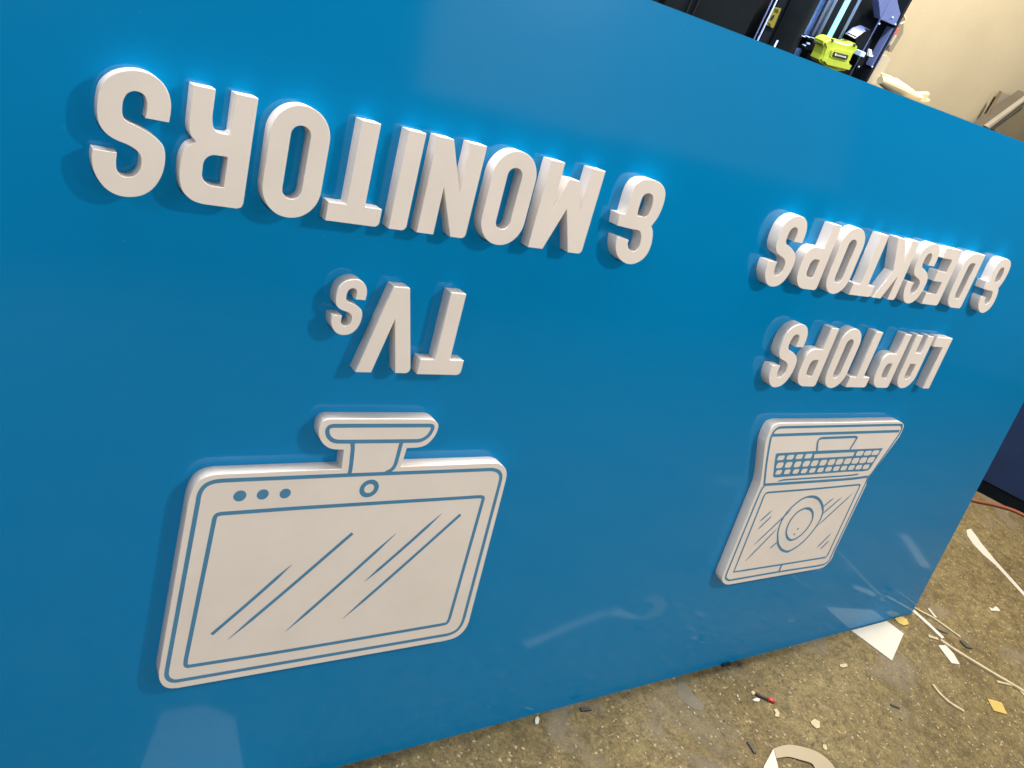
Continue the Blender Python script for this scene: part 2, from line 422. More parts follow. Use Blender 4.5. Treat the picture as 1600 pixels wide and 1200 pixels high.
# --- line work on the two icons: ribbons of blue film on the white face
class Ribbons:
    def __init__(s): s.bm = bmesh.new(); s.h = TH + 0.00012
    def stroke(s, pts, w, closed=False, taper=False, raw=False, sm=4):
        P = pts if raw else from_px(pts)
        P = smooth(P, sm, closed); P = [Vector(p[:2]) for p in P]
        N = len(P); A = []; B = []
        for i in range(N):
            if closed: d = P[(i + 1) % N] - P[i - 1]
            else: d = P[min(i + 1, N - 1)] - P[max(i - 1, 0)]
            if d.length < 1e-9: d = Vector((1, 0))
            d.normalize(); n = Vector((-d.y, d.x))
            k = w / 2
            if taper:
                t = i / (N - 1); k *= min(1.0, 0.08 + 5.0 * min(t, 1 - t)) if taper is True else min(1.0, .08 + 5 * (t if taper == 's' else 1 - t))
            A.append(P[i] + n * k); B.append(P[i] - n * k)
        va = [s.bm.verts.new((a.x, a.y, s.h)) for a in A]; vb = [s.bm.verts.new((b.x, b.y, s.h)) for b in B]
        for i in range(N if closed else N - 1):
            j = (i + 1) % N
            s.bm.faces.new((va[i], vb[i], vb[j], va[j]))
        s.h += 0.000025
    def fill(s, pts, raw=False):
        P = pts if raw else [p[:2] for p in from_px(pts)]
        n = len(P); ar = sum(P[i][0] * P[(i + 1) % n][1] - P[(i + 1) % n][0] * P[i][1] for i in range(n))
        if ar < 0: P = P[::-1]
        s.bm.faces.new([s.bm.verts.new((p[0], p[1], s.h)) for p in P]); s.h += 0.000025
    def circle(s, px, py, r, w=None):
        c = bl(px, py); pts = [(c[0] + r * math.cos(t), c[1] + r * math.sin(t)) for t in [2 * math.pi * k / 24 for k in range(24)]]
        if w: s.stroke(pts, w, True, raw=True, sm=2)
        else: s.fill(pts, raw=True)
    def done(s, name, mat, parent):
        bmesh.ops.recalc_face_normals(s.bm, faces=s.bm.faces[:0] or [])
        for f in s.bm.faces:
            f.normal_update()
            if f.normal.z < 0: f.normal_flip()
        return bm_obj(name, s.bm, mat, parent)

# monitor icon
MON = [(515, 654.8, 'c'), (671, 654.8, 'c'), (678, 656.5), (683.5, 661), (685, 667), (681.5, 677.5), (675.5, 686.5), (667, 694.5), (658, 698.2), (650, 699.5), (635.8, 700.2, 'c'),
       (626.5, 729.2, 'c'), (772, 723.8, 'c'), (781, 725.2), (788.2, 730), (791.6, 738), (790.8, 748), (788.5, 758, 'c'), (732.5, 972, 'c'), (728, 981.5), (720, 990.5), (710, 997), (698, 1000.5),
       (690, 1002.3, 'c'), (278, 1075, 'c'), (265, 1075.5), (255, 1071.5), (249.2, 1062), (248.3, 1050, 'c'), (290.5, 807, 'c'), (294.5, 784), (300.5, 766), (310, 752.5), (323, 745), (338, 741.5), (345, 741, 'c'),
       (533.5, 732.9, 'c'), (537.5, 702.6, 'c'), (521, 702), (510.5, 698), (502.5, 690), (498.5, 678), (499.8, 667), (505, 658.5)]
mon = extrude_outline("monitor_icon", [smooth(from_px(MON), 5)], [], 0.0004, TH, M_WHITE, sign)
mon["label"] = "raised white screen shape on a stand with blue line work, below TVs"
R = Ribbons()
U = 0.0000062 * 1000          # ~6 px of the photograph at the monitor
R.stroke([(545, 742.3, 'c'), (470, 745.6), (350, 750.8, 'c'), (335, 752.6), (323, 757.3), (315.5, 764.5), (311, 774), (309.3, 784, 'c'), (261, 1046, 'c'), (260.3, 1055), (264, 1061.5), (272, 1064.2), (281, 1063.3, 'c'),
          (690, 993.2, 'c'), (702, 990.8), (713.5, 985), (721, 975.5), (725, 965, 'c'), (780.5, 756, 'c'), (782.6, 746), (780.8, 739.3), (776, 735.3), (768, 733.6), (758, 733.9, 'c'), (710, 735.8), (620, 739.3), (545, 742.3, 'c')], .0082)
R.stroke([(470, 793.6, 'c'), (346, 802.6, 'c'), (340, 804), (336.5, 807), (335, 811, 'c'), (290.5, 1030, 'c'), (290, 1038), (293, 1041), (300.5, 1040.2, 'c'), (470, 1013.3), (690, 975.9, 'c'), (698, 973.5), (702, 967, 'c'),
          (753.5, 785, 'c'), (755, 779), (752.5, 776.3), (746, 776.2, 'c'), (710, 778.6), (590, 786), (470, 793.6, 'c')], .0082)
R.stroke([(521, 665.3, 'c'), (600, 665), (672, 664.8, 'c'), (675.8, 666.2), (675, 672), (668.5, 681.5), (657, 688), (645, 689, 'c'), (552.5, 690), (527, 690, 'c'), (519, 687.5), (513, 681), (511.5, 673), (514.5, 667.2)], .0082, True)
R.stroke([(549.3, 688.5), (551.2, 698), (549.8, 715), (547.3, 735), (545, 742)], .0082)
R.stroke([(628, 688), (624.6, 700.5), (620.5, 716), (617, 727), (611.5, 734), (602, 739)], .0082)
R.circle(576.8, 763.2, .0152, .0098)
for x, y, r in ((374.8, 774.8, .0114), (410.5, 772.5, .0108), (445.6, 771, .0104)): R.circle(x, y, r)
for a, b, t in (((330.6, 991.3), (456.3, 881.8), 'e'), ((355.8, 999.5), (550.8, 833), 's'), ((445.8, 986.8), (619.4, 833), True), ((569.5, 908.8), (690.3, 802.3), True), ((535, 966.9), (719.5, 803.8), 's')):
    R.stroke([a, ((a[0] + b[0]) / 2 + .5, (a[1] + b[1]) / 2 + .5), b], .0072, taper=t, sm=8)
R.done("line_work", M_LINE, mon)

# laptop icon
LAP = [(1220, 661.3, 'c'), (1320, 660.3), (1402, 658.2, 'c'), (1408, 659.5), (1411.8, 663.2), (1411.8, 668), (1409, 675), (1405, 683, 'c'), (1359.5, 744, 'c'), (1356, 748.5), (1353, 759, 'c'),
       (1304, 862, 'c'), (1300.5, 871), (1295, 879), (1286, 886.5), (1274, 889.6, 'c'), (1140, 913.3, 'c'), (1134, 913), (1129.5, 909.5), (1128.3, 904), (1131, 895, 'c'), (1187.5, 757.5, 'c'), (1190, 745, 'c'),
       (1195.5, 697), (1198, 686), (1202.5, 674.5), (1209.5, 665)]
lap = extrude_outline("laptop_icon", [smooth(from_px(LAP), 5)], [], 0.0004, TH, M_WHITE, sign)
lap["label"] = "raised white open laptop shape with blue keyboard and line work, below LAPTOPS"
R = Ribbons(); w = .0082
R.stroke([(1194, 758), (1197.5, 725), (1202.5, 694), (1205, 683), (1210, 673.5), (1217, 668.6), (1226, 667.6, 'c'), (1320, 665.6), (1402, 663.8), (1408.3, 665.2), (1408.8, 670.5), (1404, 680, 'c'), (1362, 739.5, 'c'), (1357, 745.5), (1353.5, 754)], w)
R.stroke([(1206, 680.2), (1280, 677.6), (1320, 676.4), (1405, 673.6)], w * 1.15)
R.stroke([(1276.3, 704.5), (1277.4, 692), (1280, 686.3), (1285, 684.5, 'c'), (1336, 682.6, 'c'), (1339.3, 683.8, 'c'), (1328, 702)], w)
R.fill([(1213.5, 708.3), (1240, 706.6), (1280, 704.2), (1379.5, 700.2), (1359.5, 732), (1356, 735), (1348, 736.4), (1320, 737.2), (1211, 746.2), (1207.8, 744.6), (1210.3, 722), (1211.8, 711)])
R.stroke([(1214, 752.3), (1224, 749.8, 'c'), (1320, 743.4), (1341, 741)], w * .7, taper='s')
R.stroke([(1193.5, 757.5), (1214, 756.2, 'c'), (1320, 749.0), (1356, 744.6)], w * 1.1)
R.stroke([(1196, 757.5), (1191, 763), (1186.8, 771.3, 'c'), (1160, 835.8, 'c'), (1134.8, 897.5, 'c'), (1134, 903.5), (1138.8, 906.9, 'c'), (1218.8, 893.1), (1276, 884.4, 'c'), (1288, 881.4), (1295, 876), (1299, 868, 'c'), (1347.5, 765), (1353.5, 752), (1356, 745)], w * .85)
R.stroke([(1201.5, 769.4, 'c'), (1196.5, 771), (1193, 776.5, 'c'), (1181.3, 806.3), (1146.3, 893.7, 'c'), (1218.8, 882.4), (1289.5, 870.9, 'c'), (1293, 867.5, 'c'), (1343.8, 758.5, 'c'), (1342, 757.2, 'c'), (1272.5, 763.8), (1201.5, 769.4, 'c')], w * .8)
R.stroke([(1222, 881.5), (1219, 888), (1216.5, 894)], w)
zc = lambda pts: z(pts, .125, 1160, 740)
R.stroke(zc([(440, 800), (450, 700), (490, 590), (560, 480), (650, 390), (760, 310), (870, 283), (950, 310), (1000, 390), (1005, 480), (970, 580), (900, 690), (800, 810), (700, 900), (600, 960), (520, 970), (460, 920)]), w * .8, True)
R.stroke(zc([(548, 760), (560, 670), (610, 570), (690, 480), (780, 435), (850, 440), (880, 500), (870, 580), (820, 670), (740, 760), (650, 820), (590, 825)]), w * .8, True)
R.stroke(zc([(790, 300), (880, 290), (955, 325), (995, 400), (1000, 480)]), w * 1.0, taper=True)
R.stroke(zc([(432, 790), (445, 880), (490, 950), (560, 975), (620, 955)]), w * 1.0, taper=True)
R.stroke(zc([(780, 440), (840, 445), (878, 490), (872, 570)]), w * 1.0, taper=True)
R.stroke(zc([(548, 740), (560, 800), (600, 830), (650, 822)]), w * 1.0, taper=True)
for q in ((693, 690), (648, 758)):
    p = zc([q])[0]; R.circle(p[0], p[1], .0036)
for a, b in (((215, 600), (370, 460)), ((190, 700), (370, 525)), ((140, 895), (620, 440)), ((35, 1095), (440, 680)), ((340, 935), (430, 860)), ((1000, 420), (1140, 305)), ((985, 515), (1245, 292)),
             ((930, 660), (1380, 245)), ((930, 925), (1110, 745)), ((970, 945), (1085, 835))):
    R.stroke(zc([a, ((a[0] + b[0]) / 2, (a[1] + b[1]) / 2), b]), w * .66, taper=True, sm=6)
R.done("line_work", M_LINE, lap)
R = Ribbons(); R.h = TH + 0.0008
def key(cx, cy, kw, kh):
    c = bl(cx, cy); l = bl(cx - kw / 2, cy); t = bl(cx, cy - kh / 2)
    hx = (bl(cx + kw / 2, cy)[0] - l[0]) / 2; hy = (t[1] - bl(cx, cy + kh / 2)[1]) / 2
    R.fill([p for p in rpoly([(c[0] - hx, c[1] - hy, hy * .75), (c[0] + hx, c[1] - hy, hy * .75), (c[0] + hx, c[1] + hy, hy * .75), (c[0] - hx, c[1] + hy, hy * .75)], 4)], raw=True)
za = lambda x, y: (1160 + x * .1, 640 + y * .1)
for x, y in ((600, 752), (745, 742), (888, 733), (1028, 724), (1830, 682), (1955, 677), (2075, 670)): key(*za(x, y), 10.4, 7.0)
for x, y in ((580, 868), (718, 860), (858, 852), (995, 843), (1125, 835), (1258, 826), (1388, 818), (1512, 811), (1640, 803), (1762, 796), (1883, 789), (2003, 782)): key(*za(x, y), 10.0, 8.6)
for x, y in ((562, 975), (695, 968), (830, 962), (960, 955), (1088, 947), (1215, 938), (1340, 926), (1462, 917), (1580, 909), (1698, 901), (1812, 896), (1925, 890)): key(*za(x, y), 8.8, 6.8)
R.fill(rpoly([p[:2] + (.003,) for p in from_px([za(1108, 757), za(1118, 692), za(1750, 660), za(1722, 722)])], 4), raw=True)
R.done("key_pattern", M_KEY, lap)

# ------------------------------------------------------------------ behind the sign: machine, wall things
M_BLACK = vary(new_mat("black_powder_coat", (0.007, 0.010, 0.014), 0.6, 0.1), (0.007, 0.010, 0.014), 0.3, 6, 5, 0.15, 300, 0.0006)
M_DARK = vary(new_mat("dark_rubber", (0.006, 0.0085, 0.011), 0.8, 0.04), (0.006, 0.0085, 0.011), 0.25, 9)
M_GREYBLUE = vary(new_mat("blue_grey_sheet", (0.13, 0.17, 0.38), 0.38, 0.5, 0.3), (0.13, 0.17, 0.38), 0.12, 5)
M_BLUELIT = new_mat("blue_lit_steel", (0.40, 0.52, 0.85), 0.5, 0.3, 0.0)  # blue glow painted into the steel colour of rods and fittings
M_LIME = vary(new_mat("lime_plastic", (0.36, 0.45, 0.05), 0.35, 0.5), (0.36, 0.45, 0.05), 0.05, 20)
M_YEL = vary(new_mat("yellow_label", (0.20, 0.17, 0.02), 0.5), (0.20, 0.17, 0.02), 0.06, 30)
M_INK = new_mat("black_ink", (0.02, 0.02, 0.02), 0.5)
M_CREAM = vary(new_mat("cream_plastic", (0.34, 0.31, 0.24), 0.5), (0.34, 0.31, 0.24), 0.04, 6)
def emis(name, col, st):
    m = new_mat(name, col, 0.4); b = m.node_tree.nodes["Principled BSDF"]
    b.inputs["Emission Color"].default_value = (*col, 1); b.inputs["Emission Strength"].default_value = st
    return m
M_LED = emis("led_tube", (0.35, 0.85, 1.0), 1.6)

MY = 1.0      # front plane of the machine
def mx(px, py, y=MY): return vp(px, py, y)[0]
def vbar(bm, pa, pb, y0, y1, z0, z1, bev=0.0):
    """upright plate between the two traced points pa and pb (on plane y0)"""
    xa, xb = mx(*pa, y0), mx(*pb, y0); box(bm, min(xa, xb), max(xa, xb), y0, y1, z0, z1, bev)
mach = tag(empty("machine", (1.1, 1.0, 0)), "tall black machine with chrome rods and a blue glow, standing behind the sign", "machine")
def mobj(name, bm, mat, parent=mach, smooth=False):
    for v in bm.verts: v.co -= Vector((1.1, 1.0, 0)) 
    return bm_obj(name, bm, mat, parent, None, smooth)
xR = mx(1355.5, 127)
bm = bmesh.new()
box(bm, 0.15, xR - 0.03, 1.42, 1.46, 0.0, 2.5); box(bm, 0.15, xR - .03, 1.0, 1.42, 0.0, 0.9)
mobj("housing", bm, M_BLACK)
# right-hand end plate with its clipped corner
bm = bmesh.new()
P = [vp(1355.5, 127, MY), vp(1411, 29, MY), vp(1403.5, -6, MY)]
for k in range(2): pass
side = [(1.0, 0.0), (1.46, 0.0), (1.46, 2.5), (1.0, 2.5)]
box(bm, xR - 0.012, xR, 1.0, 1.46, 0.0, 2.02)
mobj("end_plate", bm, M_BLACK)
bm = bmesh.new(); xz_prism(bm, [(mx(1330, 0), 1.0), (xR - .013, 1.0), (xR - .013, vp(1408, 27, MY)[1]), (xR - .05, 2.12), (xR - .05, 2.5), (mx(1332, 0), 2.5)], 1.06, 1.09)
mobj("side_panel", bm, M_BLACK)
bm = bmesh.new()
q = [(1376, 30), (1399, 40), (1407, 22), (1400, -8), (1384, -30), (1372, -10)]
xz_prism(bm, [vp(*p, MY) for p in q], 1.0, 1.03)
q = [(1396, 44), (1402, 46), (1368, 108), (1362, 104)]
xz_prism(bm, [vp(*p, MY) for p in q], 1.002, 1.028)
mobj("blue_cover", bm, M_GREYBLUE)
for p in ((1398, 38), (1394, 27), (1362, 104), (1373, 37), (1357, 80), (1341, 104)):
    X, Z_ = vp(*p, 1.0); t = bmesh.new(); bmesh.ops.create_uvsphere(t, u_segments=8, v_segments=5, radius=.0032); 
    for v in t.verts: v.co += Vector((X, .998, Z_))
    mobj("screw", t, M_BLUELIT)
bm = bmesh.new(); vbar(bm, (1040, 0), (1190, 0), 1.0, 1.03, 0.9, 2.5, .004); mobj("front_door", bm, M_DARK)
bm = bmesh.new(); vbar(bm, (1080, 0), (1083, 0), .994, 1.0, 0.9, 2.5); vbar(bm, (1092, 0), (1094, 0), .992, 1.0, 0.9, 2.5); mobj("door_seam", bm, M_BLACK)
bm = bmesh.new(); vbar(bm, (1218, 0), (1240, 0), 1.03, 1.06, 0.9, 2.5, .003); mobj("front_plate", bm, M_BLACK)
bm = bmesh.new()
t0, t1 = mx(1236, 0, 1.02), mx(1281, 0, 1.02)
prof = []
n = 18
for i in range(n + 1):
    u = i / n; prof.append((t0 + (t1 - t0) * u, 1.02 - 0.035 * math.sin(math.pi * u) ** .8))
A = [bm.verts.new((p[0], p[1], .9)) for p in prof]; B = [bm.verts.new((p[0], p[1], 1.955 if False else 2.5)) for p in prof]
for i in range(n): bm.faces.new((A[i], A[i + 1], B[i + 1], B[i]))
mobj("roller", bm, M_DARK, smooth=True)
def rod(p, r, y, z0=0.9, z1=2.5, mat=M_BLUELIT, name="rod"):
    bm = bmesh.new(); x = mx(*p, y); tube(bm, [(x, y, z0), (x, y, z1)], r, 12); return mobj(name, bm, mat, smooth=True)
rod((1206, 2), .0022, .985, mat=M_GREYBLUE); rod((1213, 2), .0024, .975)
zc1 = vp(1277, 60, 1.05)[1]
rod((1297, 5), .013, 1.05, zc1); rod((1306, 0), .006, 1.03, zc1); rod((1291, 10), .005, 1.04, zc1)
rod((1328, 30), .005, 1.0, vp(1311, 61, 1.0)[1]); rod((1322, 40), .003, 1.04, 1.6)
rod((1378, 25), .002, .985, 1.5, mat=M_GREYBLUE)
rod((1210, 73), .0025, .98, 1.5, vp(1215.5, 63, .98)[1])
bm = bmesh.new(); x = mx(1302, 45, 1.02); tube(bm, [(x, 1.02, vp(1292, 62, 1.02)[1]), (x, 1.02, 2.5)], .0085, 12); mobj("led_tube", bm, M_LED, smooth=True)
bm = bmesh.new(); vbar(bm, (1262, 30), (1322, 30), 1.10, 1.12, 0.9, 2.5); mobj("lit_back_sheet", bm, vary(new_mat("painted_blue_glow", (.22, .36, .72), .3), (.22, .36, .72), .3, 14))  # the blue light on this sheet is part of its colour
# carriage under the rods
bm = bmesh.new()
for (x0, y0, x1, y1, d) in ((1262, 60, 1284, 67, .01), (1264, 70, 1278, 80, .03), (1268, 66, 1274, 82, .04), (1256, 76, 1280, 83, .02)):
    a = vp(x0, y0, 1.0); b = vp(x1, y1, 1.0)
    box(bm, min(a[0], b[0]), max(a[0], b[0]), 1.0 - d * .1, 1.05, min(a[1], b[1]) - .004, max(a[1], b[1]) + .004, .003)
mobj("carriage", bm, M_DARK)
bm = bmesh.new()
for (x0, y0, x1, y1) in ((1263, 60, 1267, 62), (1269, 60.5, 1275, 62.5), (1278, 63, 1284, 65), (1265, 74, 1268, 76), (1272, 71, 1274, 74)):
    a = vp(x0, y0, .96); b = vp(x1, y1, .96)
    box(bm, min(a[0], b[0]), max(a[0], b[0]), .985, .995, min(a[1], b[1]) - .001, max(a[1], b[1]) + .001, .001)
mobj("bracket", bm, M_BLUELIT)
# yellow warning label with its black symbol
bm = bmesh.new(); lp = [vp(*p, 1.025) for p in ((1210, 11), (1220.5, 13.5), (1208, 44), (1197.5, 39))]; xz_prism(bm, lp, 1.024, 1.0288)
lab = mobj("warning_label", bm, M_YEL)
bm = bmesh.new()
for cx, cy, w_, h_ in ((1211.5, 14.5, 2.0, 1.3), (1215, 15.5, 2.0, 1.3), (1211.5, 17.8, 2.0, 1.2), (1214.5, 18.6, 2, 1.2), (1207, 27, 3.2, 3.0), (1205, 30, 2.6, 2.4), (1209, 24.5, 1.8, 1.6), (1201.5, 36.5, 3.5, .5), (1203, 38.6, 3.5, .5), (1202, 40.4, 3.5, .4)):
    a = vp(cx, cy, 1.0235); k = .0016
    box(bm, a[0] - w_ * k, a[0] + w_ * k, 1.0228, 1.0236, a[1] - h_ * k, a[1] + h_ * k)
mobj("symbol", bm, M_INK, lab)
for c in (lab.children): c.location = (0, 0, 0)
# bent grey cover
bm = bmesh.new()
pf = [(1322.5, 52), (1333.5, 42.5), (1344.5, 39), (1359.5, 46)]
a0, a1, a2 = vp(1323, 52.5, .95), vp(1334, 43, .99), vp(1345, 39.5, 1.03)
b0, b1, b2 = vp(1336, 60, .95), vp(1350, 50, .99), vp(1360, 46.5, 1.03)
V = [bm.verts.new((a[0], y, a[1])) for a, y in ((a0, .95), (a1, .99), (a2, 1.03))]; V2 = [bm.verts.new((a[0], y, a[1])) for a, y in ((b0, .95), (b1, .99), (b2, 1.03))]
for i in range(2): bm.faces.new((V[i], V[i + 1], V2[i + 1], V2[i]))
ex = bmesh.ops.extrude_face_region(bm, geom=bm.faces[:])
for v in [e for e in ex['geom'] if isinstance(e, bmesh.types.BMVert)]: v.co += Vector((0, .006, -.002))
mobj("bent_cover", bm, M_GREYBLUE)
bm = bmesh.new(); a = vp(1325, 52, .946); b = vp(1336.5, 57.5, .946)
xz_prism(bm, [vp(*p, .946) for p in ((1325, 50.5), (1338, 56.5), (1336.5, 58.5), (1324, 52.5))], .944, .9475); mobj("slot", bm, M_INK)
bm = bmesh.new(); xz_prism(bm, [vp(*p, 1.0) for p in ((1336, 60), (1350, 50), (1359, 47), (1362, 62), (1353, 90), (1346, 104), (1338, 110), (1340, 84))], 1.0, 1.05); mobj("motor_block", bm, M_DARK)
bm = bmesh.new(); xz_prism(bm, [vp(*p, .97) for p in ((1358.5, 77), (1360, 77), (1361, 85), (1363, 86), (1362, 88), (1356, 87))], .965, .975); mobj("white_clip", bm, new_mat("white_plastic", (.8, .8, .78), .4))
bm = bmesh.new(); xz_prism(bm, [vp(*p, .97) for p in ((1343, 79), (1350, 81), (1346.5, 88), (1340, 86))], .96, 1.0); mobj("shaft_collar", bm, M_BLUELIT)
# lime housing with black name plate
bm = bmesh.new()
zz = lambda pts: [vp(1280 + p[0] * .075, 30 + p[1] * .075, .93) for p in pts]
xz_prism(bm, zz([(120, 470), (190, 425), (270, 400), (350, 420), (400, 455), (640, 515), (700, 490), (770, 510), (822, 590), (795, 680), (720, 740), (640, 900), (665, 960), (600, 1060), (540, 1090),
                 (400, 1090), (200, 1010), (50, 920), (20, 850), (80, 750), (130, 600), (105, 540)]), .93, .975)
bmesh.ops.bevel(bm, geom=[e for e in bm.edges if all(abs(v.co.y - .93) < 1e-4 for v in e.verts)], offset=.006, segments=3, affect='EDGES')
lime = mobj("lime_housing", bm, M_LIME)
bm = bmesh.new(); xz_prism(bm, zz([(250, 640), (330, 600), (700, 700), (660, 740), (620, 860), (560, 880), (240, 800), (215, 760)]), .926, .931)
xz_prism(bm, zz([(150, 790), (560, 900), (640, 950), (590, 1040), (130, 930), (90, 870)]), .922, .931)
mobj("raised_rib", bm, M_LIME, lime)
bm = bmesh.new(); xz_prism(bm, [vp(1280 + p[0] * .075, 30 + p[1] * .075, .922) for p in ((325, 682), (608, 755), (572, 852), (288, 778))], .921, .9255); mobj("name_plate", bm, M_INK, lime)
bm = bmesh.new()
x0_, y0_ = 335, 735
for i, (dx, h_, w_) in enumerate(((0, 30, 16), (17, 24, 10), (45, 17, 12), (72, 17, 12), (98, 17, 10), (122, 17, 12), (150, 18, 12), (178, 18, 12), (206, 22, 12))):
    c = (x0_ + dx + 10, y0_ + dx * .26 + 8)
    xz_prism(bm, [vp(1280 + p[0] * .075, 30 + p[1] * .075, .919) for p in ((c[0] - w_ * .6 + 5, c[1] - h_), (c[0] + w_ * .6 + 5, c[1] - h_ + 4), (c[0] + w_ * .6 - 4, c[1] + h_ * .6 + 3), (c[0] - w_ * .6 - 4, c[1] + h_ * .6))], .9195, .9208)
mobj("name_lettering", bm, new_mat("silver_ink", (.6, .6, .6), .4), lime)
for p in ((287, 450), (740, 550)):
    X, Z_ = vp(1280 + p[0] * .075, 30 + p[1] * .075, .928); t = bmesh.new(); tube(t, [(X, .9275, Z_), (X, .935, Z_)], .0042, 10)
    mobj("bolt", t, M_INK, lime)
for ob in [o for o in bpy.data.objects if o.parent and o.parent.parent == mach]:
    pass
# cream post, cable and grey box on the machine's right side
bm = bmesh.new(); xz_prism(bm, [vp(*p, 1.03) for p in ((1356, 127), (1364, 131), (1372, 128), (1392, 92), (1388, 88), (1379, 86))], 1.03, 1.10); mobj("cable_trunking", bm, M_CREAM)
bm = bmesh.new(); xz_prism(bm, [vp(*p, 1.10) for p in ((1404, -4), (1408, -3), (1413.5, 7), (1412.5, 37), (1411, 52), (1393, 82), (1389, 81), (1391, 72), (1398, 60), (1400, 45), (1407, 28))], 1.10, 1.16); mobj("grey_box", bm, new_mat("grey_metal", (.20, .18, .14), .5, .5, .3))
bm = bmesh.new()
tube(bm, [(vp(*p, 1.05)[0], 1.05, vp(*p, 1.05)[1]) for p in ((1406, 16), (1411, 22), (1414.5, 30), (1412, 35), (1405, 38), (1400, 47), (1397, 56), (1393, 66), (1386, 80))], .0032, 8)
cab = mobj("white_cable", bm, M_CREAM, smooth=True)
bm = bmesh.new(); a = vp(1399, 49, 1.04); box(bm, a[0] - .006, a[0] + .006, 1.035, 1.05, a[1] - .012, a[1] + .012, .002); mobj("red_plug", bm, new_mat("red_plastic", (.6, .08, .03), .4))
bm = bmesh.new(); a = vp(1394.5, 61, 1.04); box(bm, a[0] - .008, a[0] + .008, 1.035, 1.055, a[1] - .022, a[1] + .016, .004); mobj("white_plug", bm, M_CREAM)
lamp("blue_machine_lamp", 'POINT', (mx(1300, -30, .9), .86, 2.25), 9.0, (0.35, 0.6, 1.0), 0.03)

# rolled cream paper lying along the top of something behind the sign
roll = bmesh.new()
zp = lambda x, y, yy: (vp(1340 + x * .0875, 80 + y * .0875, yy)[0], yy, vp(1340 + x * .0875, 80 + y * .0875, yy)[1])
M_PAPER = vary(new_mat("cream_paper", (0.38, 0.34, 0.22), 0.6), (0.38, 0.34, 0.22), 0.05, 10)
tube(roll, [zp(400, 515, .9), zp(620, 610, .9), (zp(830, 710, .9)), zp(1010, 790, .9), zp(1130, 835, .9)], [.012, .025, .020, .0125, .008], 16)
ring = []
top_ = [zp(1040, 770, .9), zp(1180, 765, .9), zp(1290, 765, .9), zp(1240, 860, .9), zp(1300, 885, .9), zp(1280, 905, .9), zp(1160, 905, .9), zp(1060, 870, .9)]
vs = [roll.verts.new(p) for p in top_]; roll.faces.new(vs)
vs2 = [roll.verts.new((p[0], p[1] + .012, p[2] + .004)) for p in top_]; roll.faces.new(vs2[::-1])
for i in range(len(vs)): roll.faces.new((vs[i], vs[(i + 1) % len(vs)], vs2[(i + 1) % len(vs)], vs2[i]))
flap = [zp(430, 400, .93), zp(600, 455, .93), zp(700, 530, .93), zp(830, 640, .93), zp(820, 700, .93), zp(420, 520, .93)]
vs = [roll.verts.new(p) for p in flap]; roll.faces.new(vs)
vs2 = [roll.verts.new((p[0], p[1] + .004, p[2] + .002)) for p in flap]; roll.faces.new(vs2[::-1])
for i in range(len(vs)): roll.faces.new((vs[i], vs[(i + 1) % len(vs)], vs2[(i + 1) % len(vs)], vs2[i]))
bmesh.ops.recalc_face_normals(roll, faces=roll.faces[:])
tag(bm_obj("paper_roll", roll, M_PAPER, smooth=False), "crumpled roll of cream paper peeping over the sign's top edge beside the machine", "paper roll")
# its support: a low shelf top hidden behind the sign
bm = bmesh.new(); z_s = min(v.co.z for v in bpy.data.objects["paper_roll"].data.vertices)
box(bm, 1.72, 2.2, .82, 1.06, z_s - .04, z_s - .001)
for x in (1.74, 2.15):
    for y in (.84, 1.02): box(bm, x, x + .03, y, y + .03, 0, z_s - .04)
tag(bm_obj("shelf", bm, new_mat("plywood", (.4, .3, .18), .7)), "narrow wooden shelf standing behind the sign under the paper roll", "shelf")

# wall bracket at the far right: dark rod, plate and sloping angle iron
br = tag(empty("wall_bracket", (0, 0, 0)), "grey steel bracket with a dark upright rod and sloping angle iron on the cream wall", "bracket")
M_STEEL = vary(new_mat("dull_steel", (0.10, 0.092, 0.075), 0.45, 0.5, 0.2), (0.10, 0.092, 0.075), 0.1, 8)
M_RUST = vary(new_mat("brown_rod", (0.07, 0.045, 0.02), 0.6), (0.07, 0.045, 0.02), 0.2, 12)
WY = WALL_Y - .05
zw = lambda x, y, yy: vp(1500 + x / 12, 130 + y / 12, yy)
bm = bmesh.new(); xz_prism(bm, [zw(*p, WY) for p in ((430, 790), (790, 170), (1110, 290), (1100, 360), (500, 800))], WY, WY + .02); bm_obj("plate", bm, vary(new_mat("pale_steel", (.20, .18, .155), .5), (.20, .18, .155), .08, 10), br)
bm = bmesh.new(); a = zw(380, 830, WY - .03); b = zw(768, 150, WY - .03); tube(bm, [(a[0], WY - .03, a[1] - .3), (b[0], WY - .03, b[1])], .0085, 10); bm_obj("rod", bm, M_RUST, br, smooth=True)
bm = bmesh.new(); xz_prism(bm, [zw(*p, WY - .1) for p in ((420, 830), (1300, 205), (1300, 350), (600, 860))], WY - .1, WY - .02); bm_obj("angle_iron", bm, M_STEEL, br)
bm = bmesh.new(); xz_prism(bm, [zw(*p, WY - .11) for p in ((470, 800), (1300, 190), (1300, 215), (500, 830))], WY - .13, WY - .1); bm_obj("bright_edge", bm, vary(new_mat("worn_steel", (.24, .225, .20), .4), (.24, .225, .20), .1, 9), br)
bm = bmesh.new(); a = zw(965, 370, WY - .02); tube(bm, [(a[0] - .006, WY - .01, a[1] - .02), (a[0] + .006, WY - .02, a[1] + .02)], .009, 10); bm_obj("knob", bm, M_RUST, br, smooth=True)
bm = bmesh.new(); xz_prism(bm, [zw(*p, WY - .06) for p in ((600, 850), (1300, 340), (1700, 50), (1700, 1600), (1200, 1300))], WY - .06, WY - .045)
tag(bm_obj("sheet_panel", bm, vary(new_mat("drab_panel", (.12, .105, .072), .6), (.12, .105, .072), .12, 4)), "drab grey sheet panel under the sloping angle iron at the wall", "panel")

